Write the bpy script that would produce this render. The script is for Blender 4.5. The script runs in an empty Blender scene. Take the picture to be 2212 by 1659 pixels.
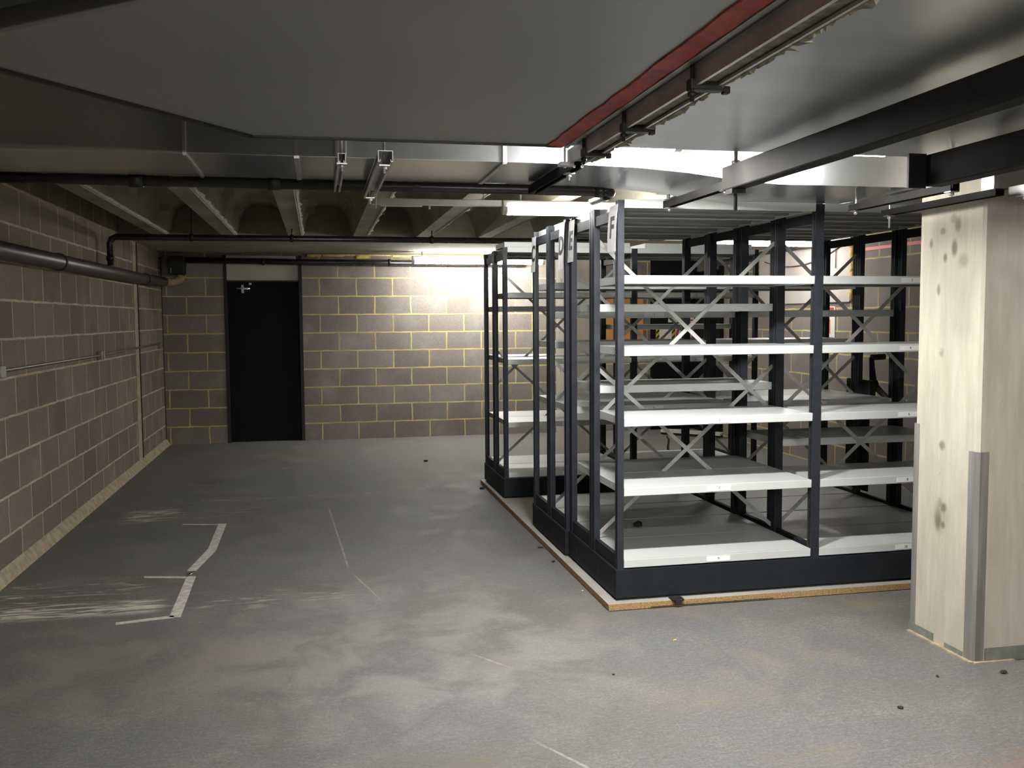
import bpy, bmesh, math, random
from mathutils import Vector, Matrix
random.seed(7)
SC = bpy.context.scene
COL = SC.collection
R = math.radians

# ------------------------------------------------------------------ node helpers
class NT:
    def __init__(s, name):
        s.m = bpy.data.materials.new(name); s.m.use_nodes = True
        s.t = s.m.node_tree; s.t.nodes.clear()
        s.out = s.t.nodes.new('ShaderNodeOutputMaterial')
        s._c = None
    def n(s, typ, **kw):
        nd = s.t.nodes.new(typ)
        for k, v in kw.items(): setattr(nd, k, v)
        return nd
    def lk(s, a, b): s.t.links.new(a, b)
    def put(s, sock, v):
        if isinstance(v, bpy.types.NodeSocket): s.lk(v, sock)
        else: sock.default_value = v
    def coord(s):
        if s._c is None: s._c = s.n('ShaderNodeTexCoord').outputs['Object']
        return s._c
    def xyz(s):
        nd = s.n('ShaderNodeSeparateXYZ'); s.lk(s.coord(), nd.inputs[0]); return nd.outputs
    def math(s, op, a, b=0.0, c=None, clamp=False):
        nd = s.n('ShaderNodeMath', operation=op, use_clamp=clamp)
        s.put(nd.inputs[0], a); s.put(nd.inputs[1], b)
        if c is not None: s.put(nd.inputs[2], c)
        return nd.outputs[0]
    def vec(s, x, y, z):
        nd = s.n('ShaderNodeCombineXYZ')
        for i, v in enumerate((x, y, z)): s.put(nd.inputs[i], v)
        return nd.outputs[0]
    def mapping(s, v, scale=(1, 1, 1), loc=(0, 0, 0), rot=(0, 0, 0)):
        nd = s.n('ShaderNodeMapping'); s.lk(v, nd.inputs['Vector'])
        nd.inputs['Scale'].default_value = scale; nd.inputs['Location'].default_value = loc
        nd.inputs['Rotation'].default_value = rot
        return nd.outputs[0]
    def noise(s, v, scale=5, detail=4, rough=.55, dist=0.0):
        nd = s.n('ShaderNodeTexNoise'); s.lk(v, nd.inputs['Vector'])
        nd.inputs['Scale'].default_value = scale; nd.inputs['Detail'].default_value = detail
        nd.inputs['Roughness'].default_value = rough; nd.inputs['Distortion'].default_value = dist
        return nd.outputs['Fac']
    def ramp(s, f, lo, hi, a=0.0, b=1.0, smooth=True):
        nd = s.n('ShaderNodeMapRange', interpolation_type='SMOOTHSTEP' if smooth else 'LINEAR')
        s.put(nd.inputs['Value'], f)
        nd.inputs['From Min'].default_value = lo; nd.inputs['From Max'].default_value = hi
        nd.inputs['To Min'].default_value = a; nd.inputs['To Max'].default_value = b
        return nd.outputs['Result']
    def mix(s, f, a, b, mode='MIX'):
        nd = s.n('ShaderNodeMix', data_type='RGBA', blend_type=mode)
        s.put(nd.inputs[0], f)
        for i, v in ((6, a), (7, b)):
            if isinstance(v, bpy.types.NodeSocket): s.lk(v, nd.inputs[i])
            else: nd.inputs[i].default_value = (*v, 1) if len(v) == 3 else v
        return nd.outputs[2]
    def box(s, x, y, x0, x1, y0, y1, e=.05):
        a = s.math('MULTIPLY', s.ramp(x, x0 - e, x0 + e), s.ramp(x, x1 - e, x1 + e, 1, 0))
        b = s.math('MULTIPLY', s.ramp(y, y0 - e, y0 + e), s.ramp(y, y1 - e, y1 + e, 1, 0))
        return s.math('MULTIPLY', a, b)
    def spot(s, x, y, cx, cy, rx, ry, soft=.5):
        dx = s.math('DIVIDE', s.math('SUBTRACT', x, cx), rx); dy = s.math('DIVIDE', s.math('SUBTRACT', y, cy), ry)
        d = s.math('SQRT', s.math('ADD', s.math('MULTIPLY', dx, dx), s.math('MULTIPLY', dy, dy)))
        return s.ramp(d, 1 - soft, 1 + soft, 1, 0)
    def bump(s, h, strength=.3, dist=.01):
        nd = s.n('ShaderNodeBump'); s.lk(h, nd.inputs['Height'])
        nd.inputs['Strength'].default_value = strength; nd.inputs['Distance'].default_value = dist
        return nd.outputs[0]
    def bsdf(s, col, rough=.6, metal=0.0, normal=None, spec=.5, emit=None, es=0.0):
        nd = s.n('ShaderNodeBsdfPrincipled')
        if isinstance(col, bpy.types.NodeSocket): s.lk(col, nd.inputs['Base Color'])
        else: nd.inputs['Base Color'].default_value = (*col, 1)
        s.put(nd.inputs['Roughness'], rough); s.put(nd.inputs['Metallic'], metal)
        nd.inputs['Specular IOR Level'].default_value = spec
        if normal is not None: s.lk(normal, nd.inputs['Normal'])
        if emit: nd.inputs['Emission Color'].default_value = (*emit, 1); nd.inputs['Emission Strength'].default_value = es
        s.lk(nd.outputs[0], s.out.inputs[0]); return s.m

def plain(name, col, rough=.5, metal=0.0, var=.12, scale=18, spec=.5, bump=0.0):
    k = NT(name); f = k.noise(k.coord(), scale, 4)
    c = k.mix(k.ramp(f, .3, .7), tuple(v * (1 - var) for v in col), tuple(min(1, v * (1 + var)) for v in col))
    nm = k.bump(f, bump, .004) if bump else None
    return k.bsdf(c, k.ramp(f, .2, .8, max(.03, rough - .02), min(1, rough + .02)), metal, nm, spec)

def galv(name, base, rough, contrast=.12, scale=9, streak=None, metal=1.0):
    k = NT(name)
    f = k.noise(k.mapping(k.coord(), streak or (1, 1, 1)), scale * .3, 2, .4); g = k.noise(k.mapping(k.coord(), streak or (1, 1, 1)), scale * 3, 3, .5)
    c = k.mix(k.ramp(f, .3, .7), tuple(x * (1 - contrast) for x in base), tuple(min(1, x * (1 + contrast)) for x in base))
    c = k.mix(k.ramp(g, .3, .7, 0, .25), c, tuple(x * (1 - 1.5 * contrast) for x in base))
    return k.bsdf(c, rough, metal)

def blockwall(name, axis, u0, v0, row, mortar, blk_a, blk_b, smear, msize=.009):
    k = NT(name); X, Y, Z = k.xyz()
    u = k.math('SUBTRACT', (X if axis == 'X' else Y), u0); v = k.math('SUBTRACT', Z, v0)
    w1 = k.noise(k.coord(), 9, 3); w2 = k.noise(k.mapping(k.coord(), loc=(3, 7, 1)), 9, 3)
    uu = k.math('ADD', u, k.math('MULTIPLY', k.math('SUBTRACT', w1, .5), .02))
    vv = k.math('ADD', v, k.math('MULTIPLY', k.math('SUBTRACT', w2, .5), .014))
    b = k.n('ShaderNodeTexBrick'); k.lk(k.vec(uu, vv, 0.0), b.inputs['Vector'])
    b.offset = .5; b.offset_frequency = 2
    b.inputs['Scale'].default_value = 1; b.inputs['Brick Width'].default_value = .45; b.inputs['Row Height'].default_value = row
    b.inputs['Mortar Size'].default_value = msize; b.inputs['Mortar Smooth'].default_value = .25; b.inputs['Bias'].default_value = 0
    b.inputs['Color1'].default_value = (*blk_a, 1); b.inputs['Color2'].default_value = (*blk_b, 1)
    fac = b.outputs['Fac']
    g = k.noise(k.coord(), 140, 3, .7); big = k.noise(k.coord(), 2.2, 4)
    blk = k.mix(k.ramp(g, .3, .75), k.mix(.4, b.outputs['Color'], (0, 0, 0), 'MULTIPLY'), b.outputs['Color'])
    blk = k.mix(k.ramp(big, .45, .8, 0, .5), blk, smear)
    mv = k.mix(k.ramp(k.noise(k.coord(), 5, 4), .3, .75), tuple(c * .68 for c in mortar), mortar)
    c = k.mix(fac, blk, mv)
    h = k.math('ADD', k.math('MULTIPLY', fac, .5), k.math('MULTIPLY', g, .5))
    return k.bsdf(c, .92, 0, k.bump(h, .35, .006), .25)

# ------------------------------------------------------------------ materials
M = {}
M['wall_back'] = blockwall('grey block with yellow mortar', 'X', .943 - .225, .2118 - .2255, .2255, (.62, .50, .23), (.235, .205, .175), (.30, .27, .24), (.36, .34, .30))
M['wall_right'] = blockwall('grey block with yellow mortar right', 'Y', 7.2, .005, .225, (.66, .53, .25), (.27, .235, .205), (.34, .30, .275), (.38, .35, .32))
M['wall_left'] = blockwall('brown grey block with pale mortar', 'Y', 5.965 - 4.5, .0085, .2318, (.60, .50, .35), (.21, .18, .135), (.30, .255, .195), (.33, .29, .22), .0085)

k = NT('worn painted concrete floor'); X, Y, Z = k.xyz(); P = k.coord()
n1 = k.noise(P, .8, 6, .6); n2 = k.noise(P, 3.1, 7, .62, .6); n3 = k.noise(P, 22, 5, .7)
st = k.noise(k.mapping(P, (1.2, 9, 1), rot=(0, 0, R(8))), 2.0, 6, .65, .4)
c = k.mix(k.ramp(n1, .35, .65), (.158, .155, .142), (.170, .175, .188))
c = k.mix(k.ramp(n2, .42, .72), c, (.215, .21, .196))
c = k.mix(k.ramp(st, .52, .72, 0, .5), c, (.155, .145, .12))
c = k.mix(k.ramp(n3, .56, .8, 0, .4), c, (.34, .33, .32))
n4 = k.noise(P, 95, 4, .75); n5 = k.noise(k.mapping(P, loc=(5, 2, 0)), 7, 8, .75, .4)
c = k.mix(k.ramp(n4, .40, .60, .6, 0), c, (.10, .096, .088))
n6 = k.noise(k.mapping(P, (1, 2.6, 1), loc=(1, 4, 0)), 26, 6, .8); c = k.mix(k.ramp(n6, .40, .52, .45, 0), c, (.095, .09, .08)); c = k.mix(k.ramp(n6, .55, .68, 0, .4), c, (.31, .30, .285)); c = k.mix(k.ramp(n5, .54, .72, 0, .4), c, (.16, .15, .13)); c = k.mix(k.ramp(n4, .6, .72, 0, .35), c, (.38, .37, .36))
# scuffed pale area in the middle of the floor
pale = k.math('MULTIPLY', k.spot(X, Y, .45, 4.3, .75, 1.1, .6), k.ramp(n2, .35, .62))
c = k.mix(k.math('MULTIPLY', pale, .45), c, (.30, .297, .285))
# rust and oil stains
for cx, cy, rx, ry, col, a in ((2.55, 2.62, .3, .1, (.20, .10, .05), .7), (2.05, 2.55, .22, .12, (.22, .15, .09), .4), (1.5, 3.35, .3, .12, (.22, .18, .13), .4),
                               (1.95, 3.7, .35, .15, (.23, .19, .14), .4), (1.62, 2.85, .18, .1, (.22, .18, .12), .4), (.45, 3.02, .16, .08, (.15, .133, .095), .6), (.25, 3.08, .12, .06, (.15, .133, .10), .5),
                               (-1.02, 9.02, .13, .16, (.10, .09, .07), .8), (-1.0, 4.3, 1.2, .5, (.22, .19, .15), .45), (1.55, 4.38, .35, .1, (.2, .15, .1), .4), (.55, 3.72, .05, .03, (.14, .12, .06), .8),
                               (.75, 3.9, .12, .05, (.19, .17, .12), .5), (2.7, 4.3, .2, .06, (.2, .16, .1), .5)):
    f = k.math('MULTIPLY', k.spot(X, Y, cx, cy, rx, ry, .75), k.ramp(n2, .36, .6))
    c = k.mix(k.math('MULTIPLY', f, a), c, col)
# worn remains of white paint
sp2 = k.noise(k.mapping(P, (2.2, 14, 1)), 1.6, 7, .7, .8)
for b, lo, al in (((-1.8, -.85, 5.02, 5.25, .06), .42, .9), ((-1.75, -1.0, 5.2, 5.72, .08), .52, .75), ((-1.45, -1.12, 7.3, 7.75, .08), .45, .9), ((-1.12, -.5, 7.35, 7.75, .1), .53, .6),
                  ((-.9, .3, 5.0, 5.28, .12), .52, .5), ((-1.2, .6, 8.0, 8.12, .08), .5, .35), ((-1.05, -.3, 9.2, 9.8, .2), .57, .5)):
    f = k.math('MULTIPLY', k.box(X, Y, *b), k.ramp(sp2, lo, lo + .16))
    c = k.mix(k.math('MULTIPLY', f, al), c, (.66, .62, .54))
# long scratches
for (x0, y0, x1, y1, w) in ((.06, 7.6, .16, 5.6, .006), (.16, 5.6, .32, 4.9, .004), (.62, 4.1, .82, 3.8, .005), (.7, 3.2, .95, 2.75, .006)):
    L = math.hypot(x1 - x0, y1 - y0); ux, uy = (x1 - x0) / L, (y1 - y0) / L
    dx = k.math('SUBTRACT', X, x0); dy = k.math('SUBTRACT', Y, y0)
    t = k.math('ADD', k.math('MULTIPLY', dx, ux), k.math('MULTIPLY', dy, uy))
    d = k.math('ABSOLUTE', k.math('SUBTRACT', k.math('MULTIPLY', dy, ux), k.math('MULTIPLY', dx, uy)))
    f = k.math('MULTIPLY', k.ramp(d, w * .4, w * 1.6, 1, 0), k.math('MULTIPLY', k.ramp(t, 0, .2), k.ramp(t, L - .2, L, 1, 0)))
    f = k.math('MULTIPLY', f, k.ramp(n3, .35, .55))
    c = k.mix(k.math('MULTIPLY', f, .38), c, (.58, .54, .48))
M['floor'] = k.bsdf(c, k.ramp(n2, .3, .7, .60, .76), 0, k.bump(k.math('ADD', n3, n4), .16, .004), .38)

k = NT('cast concrete soffit'); P = k.coord()
n1 = k.noise(P, 1.3, 6); n2 = k.noise(k.mapping(P, (1, .18, 1)), 14, 5)
c = k.mix(k.ramp(n1, .35, .7), (.27, .25, .20), (.40, .375, .31)); c = k.mix(k.ramp(n2, .5, .75, 0, .4), c, (.20, .18, .14))
M['ceiling'] = k.bsdf(c, .9, 0, k.bump(n2, .2, .005), .2)
M['rib_fin'] = plain('pale concrete laitance', (.50, .46, .38), .95, 0, .25, 30)

def column_mat(name, spots):
    k = NT(name); X, Y, Z = k.xyz(); P = k.coord()
    v = k.noise(k.mapping(P, (6, 6, .8)), 3.2, 8, .7); n = k.noise(P, 4, 6); sp = k.noise(P, 55, 4, .7)
    c = k.mix(k.ramp(v, .3, .72), (.47, .43, .345), (.58, .545, .455))
    c = k.mix(k.ramp(n, .5, .8, 0, .45), c, (.40, .37, .30))
    c = k.mix(k.ramp(sp, .66, .74, 0, .6), c, (.22, .19, .13))
    U = k.math('ADD', X, Y)
    for (y, z, ry, rz, a) in spots:
        f = k.math('MULTIPLY', k.spot(Y, Z, y, z, ry, rz, .55), k.ramp(n, .25, .5))
        f = k.math('MULTIPLY', f, k.ramp(X, -.19, -.18, 1, 0))
        c = k.mix(k.math('MULTIPLY', f, a), c, (.18, .15, .10))
    return k.bsdf(c, .9, 0, k.bump(k.math('ADD', v, sp), .18, .004), .25)
M['column'] = column_mat('board marked concrete', ((-.05, 1.9, .02, .03, .7), (-.03, 1.80, .018, .035, .85), (.03, 1.76, .012, .02, .8), (.13, 1.83, .012, .02, .7), (.05, 1.88, .018, .015, .6), (-.09, 1.74, .03, .03, .5),
                       (.07, 1.62, .012, .025, .7), (-.02, 1.93, .02, .02, .5), (.04, 1.34, .015, .02, .5), (.02, .92, .02, .02, .95), (.03, .66, .015, .02, .9), (.0, .64, .02, .02, .9), (.035, .58, .02, .05, .9), (0, .56, .015, .015, .8), (.02, .6, .05, .07, .35)))
k = NT('grey smeared column edge'); v = k.noise(k.mapping(k.coord(), (8, 8, .5)), 3, 6)
M['edge_smear'] = k.bsdf(k.mix(k.ramp(v, .35, .65), (.17, .165, .155), (.25, .24, .225)), .9)
M['green_paint'] = plain('grey green skirting paint', (.20, .215, .18), .7, 0, .2, 12)

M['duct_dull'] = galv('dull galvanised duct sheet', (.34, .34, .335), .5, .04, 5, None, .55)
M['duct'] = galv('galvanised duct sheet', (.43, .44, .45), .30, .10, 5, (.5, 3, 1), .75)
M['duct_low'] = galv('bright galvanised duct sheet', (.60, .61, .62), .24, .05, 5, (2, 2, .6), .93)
M['zinc'] = galv('zinc plated steel', (.66, .66, .66), .36, .15, 14)
M['strut'] = galv('galvanised strut channel', (.55, .55, .54), .42, .18, 20)
M['dirty'] = plain('dirty strut with peeling coating', (.24, .22, .185), .75, .2, .35, 26, .3, .3)
M['flake'] = plain('flaking fire stop coating', (.26, .23, .16), .95, 0, .4, 40)
M['red'] = plain('red sealant', (.36, .045, .03), .6, 0, .35, 14)
M['red_tape'] = plain('red wall line', (.62, .05, .05), .6, 0, .1, 10)
M['beam'] = plain('dark grey painted channel steel', (.017, .016, .015), .75, 0, .2, 10, .12)
M['black_pipe'] = plain('black plastic pipe', (.016, .016, .016), .28, 0, .2, 9)
M['iron'] = plain('black iron clamp', (.03, .028, .025), .5, .5, .2, 20)
M['brown_pipe'] = plain('dark brown soil pipe', (.06, .053, .05), .4, 0, .15, 9)
M['tan_pipe'] = plain('tan plastic bend', (.34, .27, .17), .5, 0, .1, 9)
k = NT('slotted anthracite post'); X, Y, Z = k.xyz()
sl = k.math('FRACT', k.math('DIVIDE', Z, .05)); dk = k.ramp(k.math('ABSOLUTE', k.math('SUBTRACT', sl, .5)), .16, .22, 1, 0)
dk = k.math('MULTIPLY', dk, k.ramp(k.math('ABSOLUTE', Y), .0035, .0045, 1, 0))
f = k.noise(k.coord(), 30, 4)
c = k.mix(k.ramp(f, .3, .7), (.020, .0235, .029), (.028, .032, .039)); c = k.mix(dk, c, (.006, .006, .006))
M['post'] = k.bsdf(c, .48, .0, None, .22)
M['plinth'] = plain('anthracite plinth', (.017, .0205, .025), .6, .0, .1, 14, .12)
M['frame'] = plain('anthracite frame rail', (.022, .025, .029), .6, .0, .12, 14, .12)
M['shelf'] = plain('light grey shelf enamel', (.60, .62, .61), .38, 0, .008, 3, .4)
M['shelf_under_shade'] = plain('shelf underside with painted shade', (.10, .10, .097), .5, .2, .05, 8)  # darker than the enamel: shade under the shelf put into the colour
M['shelf_hat'] = plain('shelf stiffener', (.26, .265, .26), .45, .1, .05, 8)  # stiffeners toned down as well, for the shaded stripes below each shelf
M['brace'] = plain('galvanised brace strap', (.50, .51, .49), .42, .55, .08, 20)
M['paper'] = plain('white paper', (.66, .66, .67), .7, 0, .03, 10)
M['label'] = plain('bright label paper', (.88, .88, .88), .6, 0, .01, 10)
M['ink'] = plain('black ink', (.015, .015, .015), .7)
k = NT('chipboard edge'); n = k.noise(k.mapping(k.coord(), (1, 1, 1.5)), 90, 4, .7); n2 = k.noise(k.coord(), 4, 4)
c = k.mix(k.ramp(n, .35, .7), (.27, .16, .065), (.52, .36, .18)); c = k.mix(k.ramp(n2, .5, .8, 0, .4), c, (.26, .17, .08))
M['chip_edge'] = k.bsdf(c, .85, 0, k.bump(n, .3, .003), .2)
k = NT('grey faced deck board'); n = k.noise(k.coord(), 2.5, 5); n2 = k.noise(k.coord(), 30, 4)
c = k.mix(k.ramp(n, .35, .7), (.33, .31, .28), (.42, .40, .37)); c = k.mix(k.ramp(n2, .6, .8, 0, .3), c, (.25, .23, .2))
M['chip_top'] = k.bsdf(c, .7)
M['door_black'] = plain('black door paint', (.006, .006, .007), .6, 0, .15, 5, .12)
M['panel_white'] = plain('off white panel', (.47, .43, .37), .8, 0, .06, 5)
M['panel_trim'] = plain('pale grey head trim', (.55, .54, .53), .7, 0, .05, 5)
M['chrome'] = plain('chrome', (.75, .75, .75), .18, 1, .03, 20)
M['timber'] = plain('orange timber board', (.50, .23, .06), .6, 0, .15, 8)
M['plaster'] = plain('beige plasterboard', (.46, .42, .38), .85, 0, .08, 3)
M['foam'] = plain('yellow expanding foam', (.58, .43, .16), .95, 0, .25, 18, .2, .5)
M['batten_body'] = plain('white batten body', (.75, .75, .74), .4, 0, .02, 10)
M['signwhite'] = plain('white sign', (.75, .73, .68), .6, 0, .05, 6)
M['signorange'] = plain('orange print', (.80, .28, .06), .6)
M['signred'] = plain('red print', (.50, .03, .03), .6)
M['signgrey'] = plain('grey print', (.25, .25, .26), .6)
M['yellow'] = plain('yellow print', (.70, .45, .04), .6)
M['black'] = plain('matt black', (.012, .012, .012), .7)
M['mortar'] = plain('mortar fillet', (.40, .335, .235), .95, 0, .2, 18, .2, .3)
M['joint'] = plain('black joint filler', (.012, .010, .006), .9)
M['white_paint'] = plain('worn white line paint', (.56, .52, .48), .8, 0, .22, 24)
M['cable'] = plain('brown cable', (.12, .07, .05), .6)
M['dark_debris'] = plain('dark debris', (.03, .028, .025), .9)
M['orange_debris'] = plain('orange chip', (.75, .40, .18), .8)
M['conduit'] = galv('grey steel conduit', (.30, .29, .27), .5, .15, 12)
LAMP = (1.0, .98, .945)
def lampmat(name, s):
    k = NT(name); return k.bsdf((.9, .9, .9), .5, 0, None, .5, LAMP, s)

# ------------------------------------------------------------------ mesh builder
class MB:
    def __init__(s): s.bm = bmesh.new(); s.mats = []
    def mi(s, m):
        if m not in s.mats: s.mats.append(m)
        return s.mats.index(m)
    def poly(s, vs, faces, m=0, smooth=False):
        b = [s.bm.verts.new(v) for v in vs]
        for f in faces:
            try:
                q = s.bm.faces.new([b[i] for i in f]); q.material_index = m; q.smooth = smooth
            except ValueError: pass
        return b
    def box(s, x0, x1, y0, y1, z0, z1, m=0, bev=0.0):
        vs = [(x, y, z) for z in (z0, z1) for y in (y0, y1) for x in (x0, x1)]
        fs = [(0, 2, 3, 1), (4, 5, 7, 6), (0, 1, 5, 4), (2, 6, 7, 3), (0, 4, 6, 2), (1, 3, 7, 5)]
        b = s.poly(vs, fs, m)
        if bev:
            es = list({e for v in b for e in v.link_edges})
            r = bmesh.ops.bevel(s.bm, geom=es, offset=bev, segments=2, affect='EDGES', profile=.5)
            for f in r['faces']: f.material_index = m
        return s
    def prism(s, prof, a0, a1, axis='Z', m=0, cap=True):
        """prof: list of 2D points; axis Z -> (x,y), Y -> (x,z), X -> (y,z)"""
        def p(q, a): return {'Z': (q[0], q[1], a), 'Y': (q[0], a, q[1]), 'X': (a, q[0], q[1])}[axis]
        n = len(prof)
        vs = [p(q, a0) for q in prof] + [p(q, a1) for q in prof]
        fs = [(i, (i + 1) % n, n + (i + 1) % n, n + i) for i in range(n)]
        if cap: fs += [tuple(range(n))[::-1], tuple(range(n, 2 * n))]
        s.poly(vs, fs, m); return s
    def tube(s, pts, r, seg=14, m=0, closed_ends=True):
        pts = [Vector(p) for p in pts]; rings = []
        rr = r if isinstance(r, (list, tuple)) else [r] * len(pts)
        up = None
        for i, p in enumerate(pts):
            d = (pts[min(i + 1, len(pts) - 1)] - pts[max(i - 1, 0)]).normalized()
            if up is None: up = d.orthogonal().normalized()
            up = (up - d * up.dot(d)).normalized(); sd = d.cross(up)
            rings.append([s.bm.verts.new(p + (up * math.cos(2 * math.pi * j / seg) + sd * math.sin(2 * math.pi * j / seg)) * rr[i]) for j in range(seg)])
        for a, b in zip(rings, rings[1:]):
            for j in range(seg):
                f = s.bm.faces.new((a[j], a[(j + 1) % seg], b[(j + 1) % seg], b[j])); f.smooth = True; f.material_index = m
        if closed_ends:
            for q in (rings[0][::-1], rings[-1]):
                f = s.bm.faces.new(q); f.material_index = m
        return s
    def bar(s, a, b, w, t, nrm, m=0):
        """flat bar from a to b, width w (perpendicular in plane), thickness t along nrm"""
        a, b, nv = Vector(a), Vector(b), Vector(nrm).normalized(); d = (b - a).normalized(); sd = d.cross(nv).normalized()
        vs = [p + sd * sx * w / 2 + nv * sn * t / 2 for p in (a, b) for sn in (-1, 1) for sx in (-1, 1)]
        s.poly(vs, [(0, 1, 3, 2), (4, 6, 7, 5), (0, 4, 5, 1), (2, 3, 7, 6), (0, 2, 6, 4), (1, 5, 7, 3)], m); return s
    def text(s, txt, size, loc, right, upv, m=0, depth=.0004, bold=0.0, warp=None):
        cu = bpy.data.curves.new('t', 'FONT'); cu.body = txt; cu.size = size; cu.align_x = 'CENTER'; cu.align_y = 'CENTER'; cu.extrude = depth; cu.resolution_u = 3; cu.offset = bold
        o = bpy.data.objects.new('t', cu); COL.objects.link(o)
        me = bpy.data.meshes.new_from_object(o.evaluated_get(bpy.context.evaluated_depsgraph_get()))
        bpy.data.objects.remove(o)
        r_, u_ = Vector(right), Vector(upv); n_ = r_.cross(u_)
        b = bmesh.new(); b.from_mesh(me)
        mp = {}
        for v in b.verts: mp[v] = s.bm.verts.new(Vector(loc) + r_ * v.co.x + u_ * v.co.y + n_ * v.co.z)
        if warp:
            for v in mp.values(): v.co = warp(v.co)
        for f in b.faces:
            try: q = s.bm.faces.new([mp[v] for v in f.verts]); q.material_index = m
            except ValueError: pass
        b.free(); bpy.data.meshes.remove(me); bpy.data.curves.remove(cu); return s
    def obj(s, name, mats, parent=None, loc=None):
        bmesh.ops.recalc_face_normals(s.bm, faces=s.bm.faces)
        me = bpy.data.meshes.new(name)
        if loc is not None: bmesh.ops.translate(s.bm, verts=s.bm.verts, vec=-Vector(loc))
        s.bm.to_mesh(me); s.bm.free()
        for m in (mats if isinstance(mats, (list, tuple)) else [mats]): me.materials.append(M[m] if isinstance(m, str) else m)
        o = bpy.data.objects.new(name, me); COL.objects.link(o)
        if loc is not None: o.location = loc
        if parent is not None:
            o.parent = parent
            o.matrix_parent_inverse = Matrix.Identity(4)
            base = world_loc(parent); o.location = Vector(loc if loc is not None else (0, 0, 0)) - base
        return o

def world_loc(o):
    v = Vector((0, 0, 0))
    while o is not None: v += o.location; o = o.parent
    return v
def tag(o, label, cat, group=None, kind=None):
    o['label'] = label; o['category'] = cat
    if group: o['group'] = group
    if kind: o['kind'] = kind
    return o
def thing(name, loc, label, cat, group=None):
    o = bpy.data.objects.new(name, None); COL.objects.link(o); o.location = loc; o.empty_display_size = .1
    return tag(o, label, cat, group)
def struct(o, label, cat):
    o['kind'] = 'structure'; o['label'] = label; o['category'] = cat; return o

# ------------------------------------------------------------------ setting
XL, XR, YB, YN, ZS, ZT = -1.81, 5.0, 11.84, -2.6, 2.31, 2.62
b = MB(); b.box(XL - .2, XR + .2, YN - .2, YB + .3, -.2, 0); struct(b.obj('floor', 'floor'), 'grey concrete floor with worn paint, scuffs and rust stains', 'floor')
b = MB(); b.box(XL - .2, XL, YN - .2, YB + .2, 0, ZT + .1); 
# mortar fillet along the foot of the wall
struct(b.obj('wall_left', 'wall_left'), 'brown-grey concrete block wall with pale mortar on the left side', 'wall')
DX0, DX1 = -1.085, -.178
b = MB(); b.box(XL - .2, DX0, YB, YB + .2, 0, ZT); b.box(DX1, XR + .2, YB, YB + .2, 0, ZT); b.box(DX0, DX1, YB, YB + .2, 2.29, ZT)
struct(b.obj('wall_back', 'wall_back'), 'grey concrete block wall with yellow mortar behind the racks and the black door', 'wall')
b = MB(); b.box(XR, XR + .2, YN - .2, YB + .2, 0, ZT)
struct(b.obj('wall_right', 'wall_right'), 'grey block wall with yellow mortar seen through the right end of the racks', 'wall')
b = MB(); b.box(XL - .2, XR + .2, YN - .2, YN, 0, ZT)
struct(b.obj('wall_front', 'wall_left'), 'block wall closing the room behind the viewer', 'wall')

b = MB(); b.prism([(XL, 0), (XL + .045, 0), (XL + .03, .03), (XL + .012, .06), (XL, .075)], YN, YB, 'Y')
struct(b.obj('baseboard_left', 'mortar'), 'pale mortar fillet along the foot of the left wall', 'skirting')
b = MB(); b.box(XL, XL + .005, 10.06, 10.24, 0, 2.31); struct(b.obj('trim_3', 'mortar'), 'pale mortar strip beside the vertical joint of the left wall', 'mortar strip')
b = MB(); b.box(XL, XL + .006, 10.275, 10.305, 0, 2.31); struct(b.obj('trim_4', 'joint'), 'dark vertical movement joint in the left wall', 'joint')
b = MB(); b.box(XL, XL + .005, YB - .03, YB, 0, 2.31); struct(b.obj('trim_5', 'joint'), 'dark joint in the back left corner of the walls', 'joint')
# ribbed ceiling
b = MB()
b.box(XL - .2, XR + .2, YN - .2, YB + .2, ZT, ZT + .15)
YBAND, YRIB = 9.38, 4.62
b.box(XL - .2, XR + .2, YBAND + .12, YB + .2, ZS, ZT)
b.poly([(XL - .2, YBAND, ZS), (XR + .2, YBAND, ZS), (XR + .2, YBAND + .12, ZS), (XL - .2, YBAND + .12, ZS), (XL - .2, YBAND + .1, ZT), (XR + .2, YBAND + .1, ZT)], [(0, 1, 2, 3), (0, 1, 5, 4)])
b.box(XL - .2, XR + .2, YRIB - .1, YRIB, ZS + .02, ZT)
ribs = [-.80 + .617 * i for i in range(-1, 10)]
for i, cx in enumerate(ribs):
    h = .07
    b.prism([(cx - h, ZS), (cx + h, ZS), (cx + h + .035, ZS + .16), (cx + h + .075, ZS + .25), (cx + h + .15, ZT), (cx - h - .15, ZT), (cx - h - .075, ZS + .25), (cx - h - .035, ZS + .16)], YRIB - .02, YBAND + .06, 'Y')
    for s in (1,):     # ragged pale fin along one arris
        y = YRIB; prev = None
        while y < YBAND:
            w = random.uniform(.008, .022) if random.random() < .85 else random.uniform(.02, .035)
            q = (cx + s * h, y, w)
            if prev is not None:
                b.poly([(prev[0] - .012, prev[1], ZS - .003), (prev[0] + prev[2], prev[1], ZS + .012), (q[0] + q[2], q[1], ZS + .012), (q[0] - .012, q[1], ZS - .003)], [(0, 1, 2, 3)], 1)
            prev = q; y += random.uniform(.06, .16)
# form joints of the coffers
for cx in ribs:
    for yy in (5.6, 6.6, 7.6, 8.6):
        b.box(cx + .07 + .03, cx + .07 + .12, yy, yy + .012, ZS + .14, ZS + .2, 0)
ceil = struct(b.obj('ceiling', ['ceiling', 'rib_fin']), 'cast concrete ceiling with deep ribs running towards the back wall', 'ceiling')

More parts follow.
